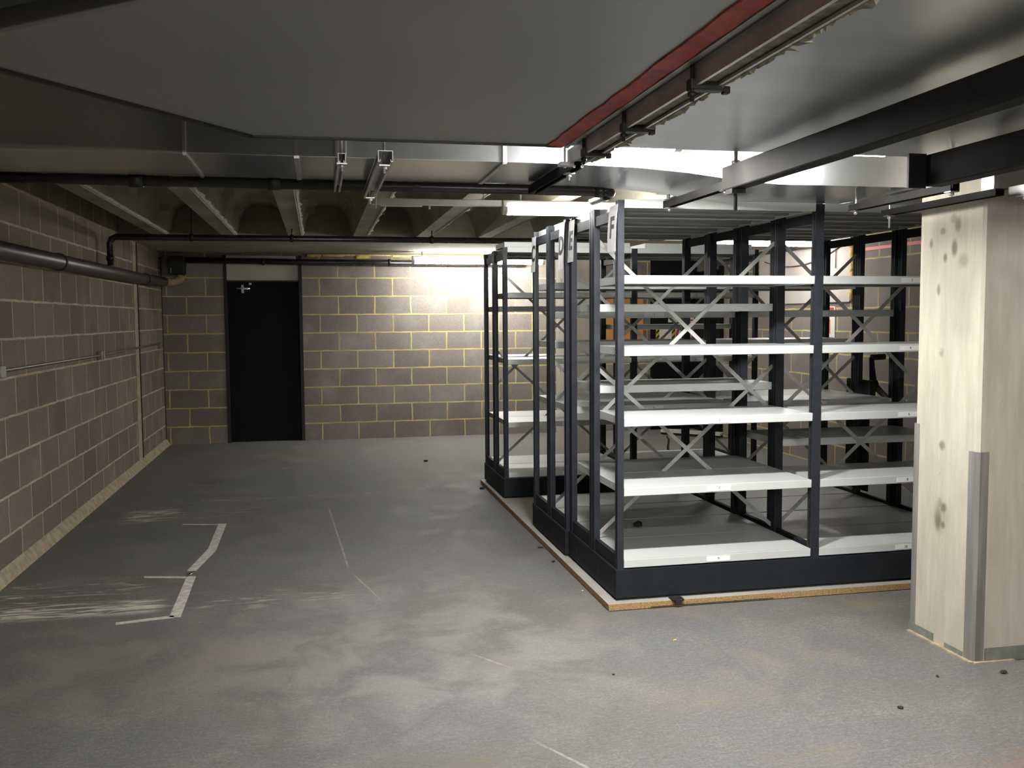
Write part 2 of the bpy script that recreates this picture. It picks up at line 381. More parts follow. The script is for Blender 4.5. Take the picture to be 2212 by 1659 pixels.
# door on the back wall
b = MB(); b.box(DX0, DX1, YB + .06, YB + .1, 0, 1.965)
d = struct(b.obj('door_1', 'door_black', loc=(DX0, YB + .06, 0)), 'plain black door on the left of the back wall under a pale panel', 'door')
b = MB(); b.box(DX0 - .01, DX0 + .025, YB - .008, YB + .12, 0, 2.29); b.box(DX1 - .03, DX1 + .01, YB - .008, YB + .12, 0, 2.29); b.box(DX0 + .025, DX1 - .03, YB - .004, YB + .1, 1.965, 1.985)
b.obj('door_frame', 'black', d)
b = MB(); b.box(DX0 + .025, DX1 - .03, YB + .03, YB + .06, 1.985, 2.29); b.obj('transom_panel', 'panel_white', d)
b = MB(); b.box(DX0 + .025, DX1 - .06, YB - .03, YB + .03, 2.235, 2.285, 0, .004); b.obj('head_strip', 'panel_trim', d)
b = MB(); b.tube([(-.955, YB + .02, 1.895), (-.79, YB + .02, 1.885)], .022, 12); b.box(-.89, -.86, YB - .0, YB + .06, 1.83, 1.93); b.box(-.80, -.77, YB + .0, YB + .06, 1.93, 1.955)
b.obj('door_closer', 'chrome', d)

# black doors with safety signs
b = MB(); b.box(4.38, 4.995, YB - .05, YB - .01, 0, 2.05); b.box(4.36, 4.39, YB - .06, YB, 0, 2.08); b.box(4.36, 4.99, YB - .06, YB, 2.05, 2.28)
d2 = struct(b.obj('door_2', 'door_black', loc=(4.36, YB, 0)), 'black door with safety signs on the back wall behind the racks', 'door')
b = MB(); b.box(XR - .05, XR - .005, 10.98, YB - .07, 0, 2.1); b.box(XR - .055, XR - .0, 10.94, 10.98, 0, 2.14)
struct(b.obj('door_3', 'door_black', loc=(XR, 10.94, 0)), 'black door on the right wall beside the back corner', 'door')
yS = YB - .056
b = MB(); b.box(4.59, 5.0, yS - .004, yS, 1.435, 1.525, 0)
for i in range(3): b.box(4.62, 4.85 - .05 * i, yS - .005, yS - .004, 1.50 - .022 * i, 1.506 - .022 * i, 1)
b.box(4.9, 4.97, yS - .005, yS - .004, 1.45, 1.47, 2)
tag(b.obj('notice', ['signwhite', 'signgrey', 'signred'], loc=(4.59, yS, 1.435)), 'wide white notice above the hazard signs on the black back door', 'notice')
b = MB(); b.box(4.42, 4.68, yS - .004, yS, 1.12, 1.41, 0)
for sx in (4.42, 4.64):
    b.box(sx - .0, sx + .045, yS - .005, yS - .004, 1.12, 1.41, 1)
    for i in range(4):
        z = 1.125 + .075 * i; b.poly([(sx, yS - .006, z), (sx + .045, yS - .006, z + .045), (sx + .045, yS - .006, z + .08), (sx, yS - .006, z + .035)], [(0, 1, 2, 3)], 2)
tag(b.obj('hazard_sign', ['signwhite', 'yellow', 'black'], loc=(4.42, yS, 1.12)), 'white sign with yellow and black striped edges on the black back door', 'sign')
b = MB(); b.box(4.69, 4.975, yS - .004, yS, 1.10, 1.43, 0)
cx, cz = 4.832, 1.27
for i in range(28):
    a0, a1 = 2 * math.pi * i / 28, 2 * math.pi * (i + 1) / 28
    b.poly([(cx + r * math.cos(a), yS - .006, cz + r * math.sin(a)) for a, r in ((a0, .10), (a1, .10), (a1, .135), (a0, .135))], [(0, 1, 2, 3)], 1)
b.bar((cx - .08, yS - .007, cz + .08), (cx + .08, yS - .007, cz - .08), .03, .001, (0, 1, 0), 1); b.bar((cx - .03, yS - .0065, cz - .05), (cx + .04, yS - .0065, cz + .06), .02, .001, (0, 1, 0), 2)
tag(b.obj('prohibition_sign', ['signwhite', 'signred', 'signgrey'], loc=(4.69, yS, 1.1)), 'white sign with a red prohibition ring on the black back door', 'sign')
b = MB(); b.box(3.66, 4.25, YB - .03, YB - .001, 1.16, 1.76, 0, .003)
tag(b.obj('timber_board', 'timber', loc=(3.66, YB, 1.16)), 'orange timber board fixed to the back wall behind the racks', 'board')

# things on the right wall
b = MB(); b.box(XR - .02, XR - .001, 8.09, 9.95, 1.64, 2.26)
struct(b.obj('trim_1', 'plaster'), 'beige plasterboard patch high on the right wall', 'wall patch')
b = MB()
for i in range(9):
    z = 1.70 + .06 * i; r = random.uniform(.03, .05)
    bmesh.ops.create_icosphere(b.bm, subdivisions=2, radius=r, matrix=Matrix.Translation((XR - .015, 8.06 + random.uniform(-.012, .012), z)) @ Matrix.Diagonal((.5, .8, 1.2, 1)))
for f in b.bm.faces: f.smooth = True
tag(b.obj('foam_seal', 'foam', loc=(XR, 8.06, 1.7)), 'yellow foam bead down the edge of the plasterboard on the right wall', 'foam')
b = MB(); b.box(XR - .006, XR - .0005, 5.2, 8.3, 2.105, 2.135)
struct(b.obj('trim_2', 'red_tape'), 'red line painted along the top of the right wall', 'painted line')
b = MB(); b.box(XR - .12, XR - .021, 8.25, 9.9, 2.2, 2.23)
tag(b.obj('cable_tray', 'iron', loc=(XR - .12, 8.25, 2.2)), 'black tray along the top of the plasterboard on the right wall', 'tray')
b = MB(); pts = []
for i in range(15):
    t = i / 14; pts.append((XR - .03, 9.8 - 1.6 * t, 2.02 + .12 * (2 * t - .9) ** 2 + .03 * t))
b.tube(pts, .006, 8); tag(b.obj('hanging_cable', 'cable', loc=(XR - .03, 9.8, 2.0)), 'brown cable sagging across the plasterboard on the right wall', 'cable')
b = MB(); b.tube([(XR - .026, 8.33, 2.199), (XR - .028, 8.33, 1.97)], .004, 8)
tag(b.obj('cable_tail', 'cable', loc=(XR - .03, 8.33, 1.97)), 'thin cable tail hanging straight down the plasterboard', 'cable')
b = MB(); xs = XR - .006; b.box(xs, XR - .001, 8.36, 8.62, 1.265, 1.60, 0)
b.box(xs - .001, xs, 8.44, 8.60, 1.33, 1.47, 1); b.box(xs - .001, xs, 8.38, 8.60, 1.565, 1.59, 2)
for i in range(2): b.box(xs - .001, xs, 8.39, 8.6, 1.52 - .02 * i, 1.528 - .02 * i, 3)
b.box(xs - .001, xs, 8.39, 8.6, 1.29, 1.297, 3)
tag(b.obj('wall_sign', ['signwhite', 'signorange', 'signred', 'signgrey'], loc=(xs, 8.36, 1.265)), 'white sign with an orange block on the right wall', 'sign')

# foam and gaps at the head of the back wall
b = MB(); random.seed(3); x = -.1
while x < 3.2:
    w = random.uniform(.12, .4)
    if random.random() < .72: b.box(x, x + w * .9, YB - .018, YB - .0005, ZS - random.uniform(.03, .055), ZS - .004, 0, .006)
    x += w
b.box(-.1, 3.2, YB - .008, YB - .0005, ZS - .02, ZS - .004)
tag(b.obj('head_foam', 'foam', loc=(0, YB, ZS)), 'yellow foam sealing the head of the back wall above the pipe', 'foam')

# columns
def column(name, x0, y0, w, d, h, label):
    c = (x0 + w / 2, y0 + d / 2, 0); b = MB()
    e = .012
    pf = [(x0 + e, y0), (x0 + w - e, y0), (x0 + w, y0 + e), (x0 + w, y0 + d - e), (x0 + w - e, y0 + d), (x0 + e, y0 + d), (x0, y0 + d - e), (x0, y0 + e)]
    b.prism(pf, 0, h, 'Z'); return struct(b.obj(name, 'column', loc=c), label, 'column')
col1 = column('column', 2.75, 3.46, .46, .43, 2.62, 'square concrete column with grey edges at the right')
x0, y0 = 2.75, 3.46
b = MB(); b.prism([(x0 + .055, y0 + .004), (x0 + .055, y0 - .0015), (x0 + .0125, y0 - .0015), (x0 + .0065, y0 + .0035), (x0 + .0035, y0 + .0065), (x0 - .0015, y0 + .0125), (x0 - .0015, y0 + .055), (x0 + .004, y0 + .055), (x0 + .004, y0 + .016), (x0 + .016, y0 + .004)], 0, .92, 'Z')
b.obj('corner_band', 'edge_smear', col1)
b = MB(); b.box(x0 - .002, x0 + .01, y0 + .395, y0 + .432, 0, 1.0); b.obj('corner_band', 'edge_smear', col1)
b = MB(); b.box(x0 + .06, x0 + .46, y0 - .004, y0 + .01, 0, .06); b.box(x0 - .004, x0 + .01, y0 + .06, y0 + .18, 0, .03); b.box(x0 - .004, x0 + .01, y0 + .26, y0 + .44, 0, .045)
b.obj('painted_skirting', 'green_paint', col1)
b = MB(); b.box(x0 - .02, x0 + .0, y0 - .01, y0 + .43, 0, .008); b.box(x0, x0 + .2, y0 - .018, y0, 0, .006); b.obj('mortar_skirt', 'mortar', col1)
column('column', 2.65, 9.84, .42, .42, ZS, 'square concrete column beyond the racks near the back wall')

# ------------------------------------------------------------------ painted marks on the floor
def mark(polys, label):
    b = MB()
    for p in polys:
        n = len(p); b.poly([(x, y, .0005) for x, y in p] + [(x, y, .0025) for x, y in p], [tuple(range(n, 2 * n))] + [(i, (i + 1) % n, n + (i + 1) % n, n + i) for i in range(n)])
    o = b.obj('floor_marking', 'white_paint', loc=(polys[0][0][0], polys[0][0][1], 0)); struct(o, label, 'painted line')
mark([[(-.743, 7.115), (-.684, 7.10), (-.676, 6.284), (-.741, 5.794), (-.794, 5.805), (-.732, 6.339)], [(-1.003, 7.165), (-.74, 7.10), (-.74, 7.075), (-1.0, 7.145)]], 'bent white line on the floor farther from the viewer')
mark([[(-.78, 5.674), (-.727, 5.662), (-.708, 4.888), (-.765, 4.901)], [(-1.026, 5.735), (-.775, 5.67), (-.775, 5.635), (-1.022, 5.702)], [(-1.013, 4.872), (-.745, 4.926), (-.74, 4.888), (-1.008, 4.838)]], 'white bracket-shaped line on the floor nearest the left wall foreground')
b = MB(); b.tube([(-.767, 5.725, .0005), (-.767, 5.725, .006), (-.767, 5.725, .010)], [.018, .018, .009], 14)
tag(b.obj('floor_stud', 'chrome', loc=(-.767, 5.725, 0)), 'small shiny metal stud between the two white floor lines', 'stud')

# ------------------------------------------------------------------ ducts
ZA = 2.156
outline = [(-.85, 2.475), (-.80, 2.655), (-.21, 3.475), (4.99, 3.475), (4.99, 1.66), (.22, 1.66)]
t = thing('air_duct', (1.0, 2.6, ZA), 'wide flat overhead duct filling the top of the view', 'duct')
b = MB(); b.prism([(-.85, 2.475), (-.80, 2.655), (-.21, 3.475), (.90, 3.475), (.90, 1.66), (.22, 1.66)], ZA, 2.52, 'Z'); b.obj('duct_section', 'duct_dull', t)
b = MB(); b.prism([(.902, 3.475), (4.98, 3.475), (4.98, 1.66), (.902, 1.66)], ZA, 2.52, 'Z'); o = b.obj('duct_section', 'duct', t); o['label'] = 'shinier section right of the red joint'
b = MB(); b.box(-.21, .9, 3.462, 3.482, ZA - .006, ZA + .012)
p0, p1 = Vector((-.80, 2.655, ZA)), Vector((-.21, 3.475, ZA)); b.bar(p0, p1, .02, .016, (0, 0, 1)); b.obj('edge_flange', 'iron', t)
b = MB(); random.seed(5); y = 1.68; pts = []
while y < 3.49: pts.append((y, random.uniform(-.004, .004), random.uniform(-.003, .003))); y += random.uniform(.05, .12)
pts.append((3.49, 0, 0))
vs = []; fs = []
for (y, a, c_) in pts: vs += [(.866 + a * .6, y, ZA - .001), (.866 + a, y, ZA - .006), (.928 + c_, y, ZA - .006), (.928 + c_ * .6, y, ZA - .001)]
for i in range(len(pts) - 1):
    for j in range(3): fs.append((4 * i + j, 4 * i + j + 1, 4 * i + 4 + j + 1, 4 * i + 4 + j))
b.poly(vs, fs); o = b.obj('joint_sealant', 'red', t); o['label'] = 'red sealant along the joint'
b = MB(); b.box(.932, .948, 1.68, 3.482, ZA - .008, ZA - .0005); b.obj('joint_strip', 'zinc', t)

# lower duct in front of the racks
t = thing('air_duct', (1.0, 4.2, 2.1), 'lower galvanised duct crossing the room just in front of the racks', 'duct')
y0_, y1_ = 3.89, 4.49; zl, zr = 2.158, 2.094
b = MB()
segs = [(XL + .01, zl), (1.06, zl), (1.35, zl - .007), (1.62, zl - .026), (1.9, zl - .056), (2.05, zr), (2.70, zr), (4.98, zr)]
vs = []; fs = []
for (x, z) in segs: vs += [(x, y0_, z), (x, y1_, z), (x, y1_, 2.5), (x, y0_, 2.5)]
for i in range(len(segs) - 1):
    for j in range(4): fs.append((4 * i + j, 4 * i + (j + 1) % 4, 4 * i + 4 + (j + 1) % 4, 4 * i + 4 + j))
fs += [(0, 1, 2, 3), tuple(4 * (len(segs) - 1) + j for j in (3, 2, 1, 0))]
b.poly(vs, fs); b.obj('duct_shell', 'duct_low', t)
for xf, z, w in ((-.493, zl, .012), (-.065, zl, .02), (.785, zl, .018), (2.70, zr, .006), (3.25, zr, .014)):
    b = MB(); b.box(xf - w / 2, xf + w / 2, y0_ - .012, y0_ + .0, z - .006, 2.5); b.box(xf - w / 2, xf + w / 2, y0_, y1_, z - .008, z); b.obj('joint_flange', 'zinc', t)
b = MB(); b.box(.30, .86, y0_ - .01, y0_, zl + .085, zl + .098); b.obj('stiffener', 'zinc', t)

# slim casing across the front of the column
b = MB(); b.box(2.72, 4.98, 3.375, 3.45, 2.014, 2.148, 0, .002)
t = tag(b.obj('steel_casing', 'duct_low', loc=(2.72, 3.375, 2.014)), 'slim galvanised casing crossing the top of the near column', 'casing')
b = MB(); b.box(2.96, 2.972, 3.369, 3.375, 2.012, 2.15); b.obj('joint_strip', 'zinc', t)

# ------------------------------------------------------------------ struts, beams, rods
def cprof(w, h, t=.0025, lip=.009):
    """strut channel, open downwards: list of points (u, v), v up from 0"""
    a = w / 2
    return [(-a, 0), (-a, h), (a, h), (a, 0), (a - lip, 0), (a - lip, lip), (a - lip + t, lip), (a - lip + t, t), (a - t, t), (a - t, h - t), (-a + t, h - t), (-a + t, t), (-a + lip - t, t), (-a + lip - t, lip), (-a + lip, lip), (-a + lip, 0)]
def strut_y(name, x, y0, y1, z, label, w=.041, h=.041, mat='strut', rods=(), slots=False, cat='strut', rod_top=None, rod_bot=.03):
    t = thing(name, (x, y0, z), label, cat)
    b = MB(); b.prism([(x + u, z + v) for u, v in cprof(w, h)], y0, y1, 'Y'); 
    if slots:
        yy = y0 + .03
        while yy < y1 - .03: b.box(x - w / 2 - .001, x - w / 2 + .0005, yy, yy + .022, z + h * .35, z + h * .62, 1); yy += .045
    b.obj('channel', [mat, 'black'], t)
    for (ry, zt) in rods:
        b = MB(); b.tube([(x, ry, z - rod_bot), (x, ry, zt)], .005, 8); r_ = b.obj('threaded_rod', 'zinc', t)
        b = MB(); b.box(x - .02, x + .02, ry - .02, ry + .02, z - .005, z - .0005); b.tube([(x, ry, z - .016), (x, ry, z - .005)], .011, 6); b.obj('nut', 'zinc', r_)
    return t
strut_y('strut_channel', .262, 3.52, 4.60, 2.085, 'perforated strut under the lower duct at the middle of the view', .055, .041, 'strut', ((4.56, ZS + .02), (3.6, ZT)), True)
strut_y('strut_channel', .108, 3.70, 4.56, 2.108, 'narrow strut with a bracket under the lower duct, left of the perforated one', .03, .035, 'strut', ((3.73, ZT),))
b = MB(); b.box(.085, .13, 3.83, 3.88, 2.16, 2.26, 0, .002); b.box(.088, .098, 3.825, 3.832, 2.16, 2.26); b.box(.118, .128, 3.825, 3.832, 2.16, 2.26)
tag(b.obj('wall_bracket', 'zinc', loc=(.1, 3.85, 2.16)), 'small zinc bracket on the face of the lower duct above the narrow strut', 'bracket')
strut_y('strut_channel', 1.04, 3.66, 4.47, 2.105, 'dark strut under the lower duct at the end of the dirty channel', .042, .04, 'beam', ((3.80, ZT),))
# dirty channel under the wide duct
t = thing('dirty_channel', (1.0, 1.7, 2.1), 'dirty channel with flaking coating running under the wide duct beside the red joint', 'channel')
b = MB(); b.prism([(.967, 2.154), (.967, 2.100), (.977, 2.100), (.977, 2.108), (.970, 2.108), (.970, 2.150), (1.033, 2.150), (1.033, 2.108), (1.026, 2.108), (1.026, 2.100), (1.036, 2.100), (1.036, 2.154)], 1.60, 3.56, 'Y')
b.box(.972, 1.031, 1.61, 3.55, 2.112, 2.149, 1); b.obj('channel', ['strut', 'dirty'], t)
b = MB(); random.seed(11); y = 1.62; vs = []; fs = []; i = 0; amp = .02
while y < 3.5:
    if random.random() < .18: amp = random.choice((.004, .01, .02, .032))
    w = .004 + amp * random.random(); dz = random.uniform(-.008, .003)
    vs += [(1.036, y, 2.108), (1.036, y, 2.098), (1.036 + w, y, 2.099 + dz), (1.036 + w, y, 2.102 + dz)]
    if i:
        for j in range(4): fs.append((4 * (i - 1) + j, 4 * (i - 1) + (j + 1) % 4, 4 * i + (j + 1) % 4, 4 * i + j))
    i += 1; y += random.uniform(.008, .026)
b.poly(vs, fs); b.obj('flaking_coating', 'flake', t)
for yy in (2.30, 2.85, 3.30):
    b = MB(); b.box(.955, 1.05, yy, yy + .035, 2.09, 2.12, 0, .004); b.tube([(.962, yy + .01, 2.06), (.962, yy + .01, 2.153)], .006, 8); b.tube([(.962, yy + .01, 2.072), (.962, yy + .01, 2.084)], .011, 6)
    b.box(1.05, 1.068, yy + .008, yy + .03, 2.085, 2.104, 0, .003); b.obj('clamp', 'iron', t)
b = MB(); b.tube([(.955, 3.55, 2.085), (.955, 3.55, ZT)], .005, 8); b.box(.93, .985, 3.52, 3.56, 2.09, 2.105); b.obj('threaded_rod', 'zinc', t)

# steel channel beams
def cbeam(x, y0, y1, z0, z1, fl, label, rods, plate=False):
    t = thing('steel_beam', (x, y0, z0), label, 'beam')
    T = .006
    b = MB(); b.prism([(x, z0 + .004), (x + .004, z0), (x + fl, z0), (x + fl, z0 + T), (x + T, z0 + T), (x + T, z1 - T), (x + fl, z1 - T), (x + fl, z1), (x + .004, z1), (x, z1 - .004)], y0, y1, 'Y'); b.obj('channel', 'beam', t)
    if plate:
        b = MB(); b.box(x - .075, x + .0, y1 - .012, y1, z0 - .008, z1 + .004); b.obj('end_plate', 'black', t)
    for (ry, zt) in rods:
        b = MB(); xx = x + .03; b.tube([(xx, ry, z0 - .085), (xx, ry, zt)], .008, 8); b.box(xx - .03, xx + .03, ry - .03, ry + .03, z0 - .02, z0 - .001); b.tube([(xx, ry, z1), (xx, ry, z1 + .018)], .018, 6); b.obj('threaded_rod', 'iron', t)
    return t
cbeam(1.648, .9, 3.635, 2.022, 2.118, .065, 'dark steel channel beam under the wide duct, ending above the racks', ((3.57, ZT), (1.2, ZT)))
cbeam(2.30, .9, 3.235, 2.0, 2.118, .075, 'dark steel channel beam at the far right with a flat end plate', ((1.2, ZT),), True)
# struts near the column
strut_y('strut_channel', 2.50, 3.32, 4.05, 2.0, 'strut on the left of the near column, ending in a bright nut', .041, .03, 'beam', ((4.02, 2.094), (3.34, 2.156)), rod_bot=.02)  # dark beam colour stands in for the strut's unlit sides
strut_y('strut_channel', 2.705, 3.32, 4.10, 1.985, 'strut lying tight against the left face of the near column', .041, .028, 'beam', ((4.06, 2.094),), rod_bot=.06)  # same dark colour here, painting in the unlit side
t = strut_y('strut_channel', 2.80, 3.24, 3.36, 1.985, 'short strut seen end on in front of the near column', .045, .04, 'strut', ((3.29, 2.156),), rod_bot=.07)
strut_y('strut_channel', 1.72, 3.70, 4.44, 2.045, 'strut below the lower duct behind the end of the long dark beam', .041, .035, 'beam', ((4.41, 2.11), (3.76, 2.11)), rod_bot=.02)

# ------------------------------------------------------------------ pipes
def arc(c, r, a0, a1, ax, n=6):
    out = []
    for i in range(n + 1):
        a = R(a0 + (a1 - a0) * i / n); u, v = r * math.cos(a), r * math.sin(a)
        out.append({'XY': (c[0] + u, c[1] + v, c[2]), 'XZ': (c[0] + u, c[1], c[2] + v), 'YZ': (c[0], c[1] + u, c[2] + v)}[ax])
    return out
t = thing('black_pipe', (-1.8, 4.62, 2.152), 'black pipe crossing below the ribs to the corner of the near rack', 'pipe')
b = MB(); b.tube([(XL + .0, 4.62, 2.152), (1.44, 4.62, 2.147)] + arc((1.44, 4.68, 2.147), .06, -90, 0, 'XY')[1:] + [(1.50, 4.98, 2.147)], .026, 16); b.obj('pipe_run', 'black_pipe', t)
for xx in (-.80, -.183):
    b = MB(); b.tube([(xx - .03, 4.62, 2.152), (xx + .03, 4.62, 2.152)], .034, 16); b.box(xx - .012, xx + .012, 4.60, 4.64, 2.18, ZS); b.obj('pipe_clamp', 'iron', t)
b = MB(); b.tube([(1.40, 4.62, 2.147), (1.445, 4.62, 2.147)], .032, 16); b.obj('elbow_collar', 'black_pipe', t)
b = MB(); b.tube([(1.5, 4.70, 2.147), (1.5, 4.76, 2.147)], .032, 16); b.obj('elbow_collar', 'black_pipe', t)
t = thing('black_pipe', (-1.72, 8.59, 2.222), 'black pipe hung from the ribs with a drop at the left wall', 'pipe')
b = MB(); b.tube([(-1.72, 8.59, 1.98), (-1.72, 8.59, 2.17)] + [(-1.705, 8.59, 2.205), (-1.67, 8.59, 2.222)] + [(2.6, 8.59, 2.224)], .028, 16); b.obj('pipe_run', 'black_pipe', t)
for xx in (-1.05, -.20, 1.05):
    b = MB(); b.tube([(xx - .015, 8.59, 2.224), (xx + .015, 8.59, 2.224)], .034, 14); b.tube([(xx, 8.59, 2.25), (xx, 8.59, ZS if xx > -1 else ZT)], .006, 8); b.obj('pipe_clamp', 'iron', t)
b = MB(); b.tube([(-1.72, 8.59, 2.02), (-1.72, 8.59, 2.06)], .034, 14); b.obj('pipe_collar', 'iron', t)
b = MB(); b.box(-1.69, -1.68, 8.565, 8.575, 2.0, 2.14); b.box(-1.67, -1.664, 8.565, 8.575, 1.99, 2.04); b.obj('clip_strip', 'chrome', t)
t = thing('lagged_pipe', (-.5, 2.1, 2.26), 'black lagged pipe beside the tapered end of the wide overhead duct', 'pipe')
b = MB(); b.tube([(.62, 1.18, 2.262), (-.30, 1.89, 2.262), (-1.68, 2.943, 2.262)], .105, 24); b.obj('lagging', 'black', t)
for q in (.2, .62):
    b = MB(); c0 = Vector((.62, 1.18, 2.262)).lerp(Vector((-1.68, 2.943, 2.262)), q); b.tube([c0 + Vector((0, 0, .1)), (c0.x, c0.y, ZT)], .006, 8); b.obj('hanger_rod', 'iron', t)
t = thing('soil_pipe', (-1.74, 5, 1.9), 'fat dark pipe running along the left wall towards the back corner', 'pipe')
b = MB(); b.tube([(-1.74, YN + .0, 1.85), (-1.74, 10.2, 1.935), (-1.74, 11.55, 1.955)], .055, 20); b.obj('pipe_run', 'brown_pipe', t)
for yy in (10.3, 7.0, 4.0):
    z = 1.85 + .085 * (yy - YN) / (10.2 - YN); b = MB(); b.tube([(-1.74, yy - .02, z), (-1.74, yy + .02, z)], .062, 20); b.box(XL + .001, -1.74, yy - .015, yy + .015, z - .02, z + .02); b.obj('pipe_clamp', 'iron', t)
b = MB(); b.tube([(-1.74, 11.53, 1.955), (-1.74, 11.60, 1.957), (-1.71, 11.66, 1.957), (-1.64, 11.70, 1.962), (-1.58, 11.70, 1.99), (-1.552, 11.70, 2.04)], .05, 16); o = b.obj('pipe_bend', 'tan_pipe', t); o['label'] = 'tan plastic bend at the corner'
b = MB(); b.box(-1.69, -1.515, 11.58, 11.80, 2.045, 2.255, 0, .01)
t = tag(b.obj('black_box', 'black', loc=(-1.6, 11.7, 2.045)), 'black square box in the back left corner above the tan bend', 'box')
b = MB(); b.box(-1.665, -1.655, 11.575, 11.58, 2.06, 2.12); b.obj('catch', 'chrome', t)
t = thing('black_pipe', (-1.5, 11.74, 2.21), 'black pipe along the head of the back wall above the door', 'pipe')
b = MB(); b.tube([(-1.515, 11.74, 2.222), (-.2, 11.74, 2.205), (2.64, 11.74, 2.195)], .036, 16); b.obj('pipe_run', 'black_pipe', t)
for xx in (-.62, .9, 2.2):
    b = MB(); b.tube([(xx - .015, 11.74, 2.206), (xx + .015, 11.74, 2.206)], .042, 14); b.box(xx - .01, xx + .01, 11.77, YB - .001, 2.20, 2.215); b.obj('pipe_clamp', 'iron', t)
# conduit on the left wall
t = thing('wall_conduit', (-1.8, 8.4, 1.215), 'thin steel conduit with a junction box along the left wall', 'conduit')
b = MB(); b.tube([(XL + .014, YN, 1.235), (XL + .014, 8.4, 1.214), (XL + .014, 11.5, 1.236)], .0095, 10); b.obj('conduit_run', 'conduit', t)
for yy in (8.42, 5.85, 11.5):
    b = MB(); b.box(XL + .001, XL + .04, yy - .045, yy + .045, 1.18, 1.25, 0, .004)
    if yy == 8.42: b.tube([(XL + .04, yy, 1.215), (XL + .045, yy, 1.215)], .03, 14)
    b.obj('junction_box', 'conduit', t)

# ------------------------------------------------------------------ light fittings
def batten(x0, x1, y, z, label, strength, w=.075, hang=None, wide=None):
    """batten along X; z = centre of the diffuser"""
    t = thing('batten_light', ((x0 + x1) / 2, y, z), label, 'light fitting')
    hw = (wide or w * .84) / 2
    b = MB(); b.box(x0, x1, y - hw, y + hw, z + .012, z + .055, 0, .004); b.obj('body', 'batten_body', t)
    b = MB(); n = 10
    pr = [(y + w * .5 * math.cos(math.pi + math.pi * i / n), z + .012 + w * .62 * math.sin(math.pi + math.pi * i / n)) for i in range(n + 1)]
    b.prism(pr, x0 + .03, x1 - .03, 'X'); b.obj('diffuser', lampmat('lit diffuser', strength), t)
    for xa, xb in ((x0, x0 + .03), (x1 - .03, x1)):
        b = MB(); b.prism([(q[0], q[1]) for q in pr], xa, xb, 'X'); b.obj('end_cap', 'batten_body', t)
    if hang:
        for xa in (x0 + .12, x1 - .12):
            b = MB(); b.tube([(xa, y, z + .055), (xa, y, hang)], .006, 8); b.obj('drop_rod', 'zinc', t)
    return t
batten(1.17, 2.40, 5.88, 2.195, 'lit batten over the near racks, its left end showing', 78, hang=ZS)
batten(1.14, 2.78, 11.32, 2.205, 'long lit batten in front of the back wall', 98, w=.085, hang=ZS)
batten(3.72, 4.93, 8.62, 2.235, 'lit batten beyond the racks on the right', 60, hang=ZS)
batten(1.08, 1.43, 3.545, 2.195, 'short lit batten tucked between the two ducts, left of the steel beam', 680, hang=ZT)
batten(1.80, 2.36, 3.545, 2.200, 'lit batten tucked between the two ducts, right of the steel beam', 88, hang=ZT)
batten(1.85, 3.2, 1.05, 2.275, 'lit batten overhead at the near edge of the wide duct', 104, hang=ZT)
batten(.0, 1.5, -.6, 2.075, 'added fill batten overhead behind the viewer', 118, hang=ZT, wide=.2)  # added fill light, unseen; its widened body keeps light off the ceiling
# rail that carries the first batten
t = thing('light_rail', (.36, 5.9, 2.23), 'white horizontal rail leading to the lit batten over the near racks', 'rail')
b = MB(); b.box(.35, 1.165, 5.86, 5.90, 2.212, 2.25, 0, .002); b.obj('channel', 'zinc', t)
b = MB(); b.box(.40, .66, 5.862, 5.898, 2.203, 2.2115); b.obj('cover_strip', 'zinc', t)
b = MB(); b.box(.70, .712, 5.87, 5.89, 2.19, 2.2115); b.obj('under_clip', 'zinc', t)
for xx, yy, z0 in ((.372, 5.855, 2.185), (1.05, 5.88, 2.25)):
    b = MB(); b.tube([(xx, yy, z0), (xx, yy, ZS)], .006, 8); b.obj('threaded_rod', 'zinc', t)

# ------------------------------------------------------------------ deck under the racks
b = MB(); b.box(1.435, 3.95, 4.49, 8.32, .004, .036, 0)
for f in b.bm.faces:
    if f.normal.z > .5 or abs(sum(v.co.z for v in f.verts) / 4 - .036) < 1e-5: f.material_index = 1
t = tag(b.obj('deck_board', ['chip_edge', 'chip_top'], loc=(1.435, 4.49, 0)), 'chipboard deck on the floor carrying the mobile racks', 'deck')
b = MB(); b.box(1.66, 2.35, 4.487, 4.4895, .008, .011); b.obj('edge_groove', 'dark_debris', t)
b = MB(); b.box(1.50, 3.9, 4.53, 8.28, .0, .0045); b.obj('packer', 'chip_edge', t)
b = MB(); b.box(1.775, 1.84, 4.475, 4.535, .034, .046, 0, .003); b.box(1.79, 1.825, 4.468, 4.488, .02, .046, 0, .003)
tag(b.obj('edge_clip', 'black', loc=(1.8, 4.49, .03)), 'small black clip on the front edge of the chipboard deck', 'clip')
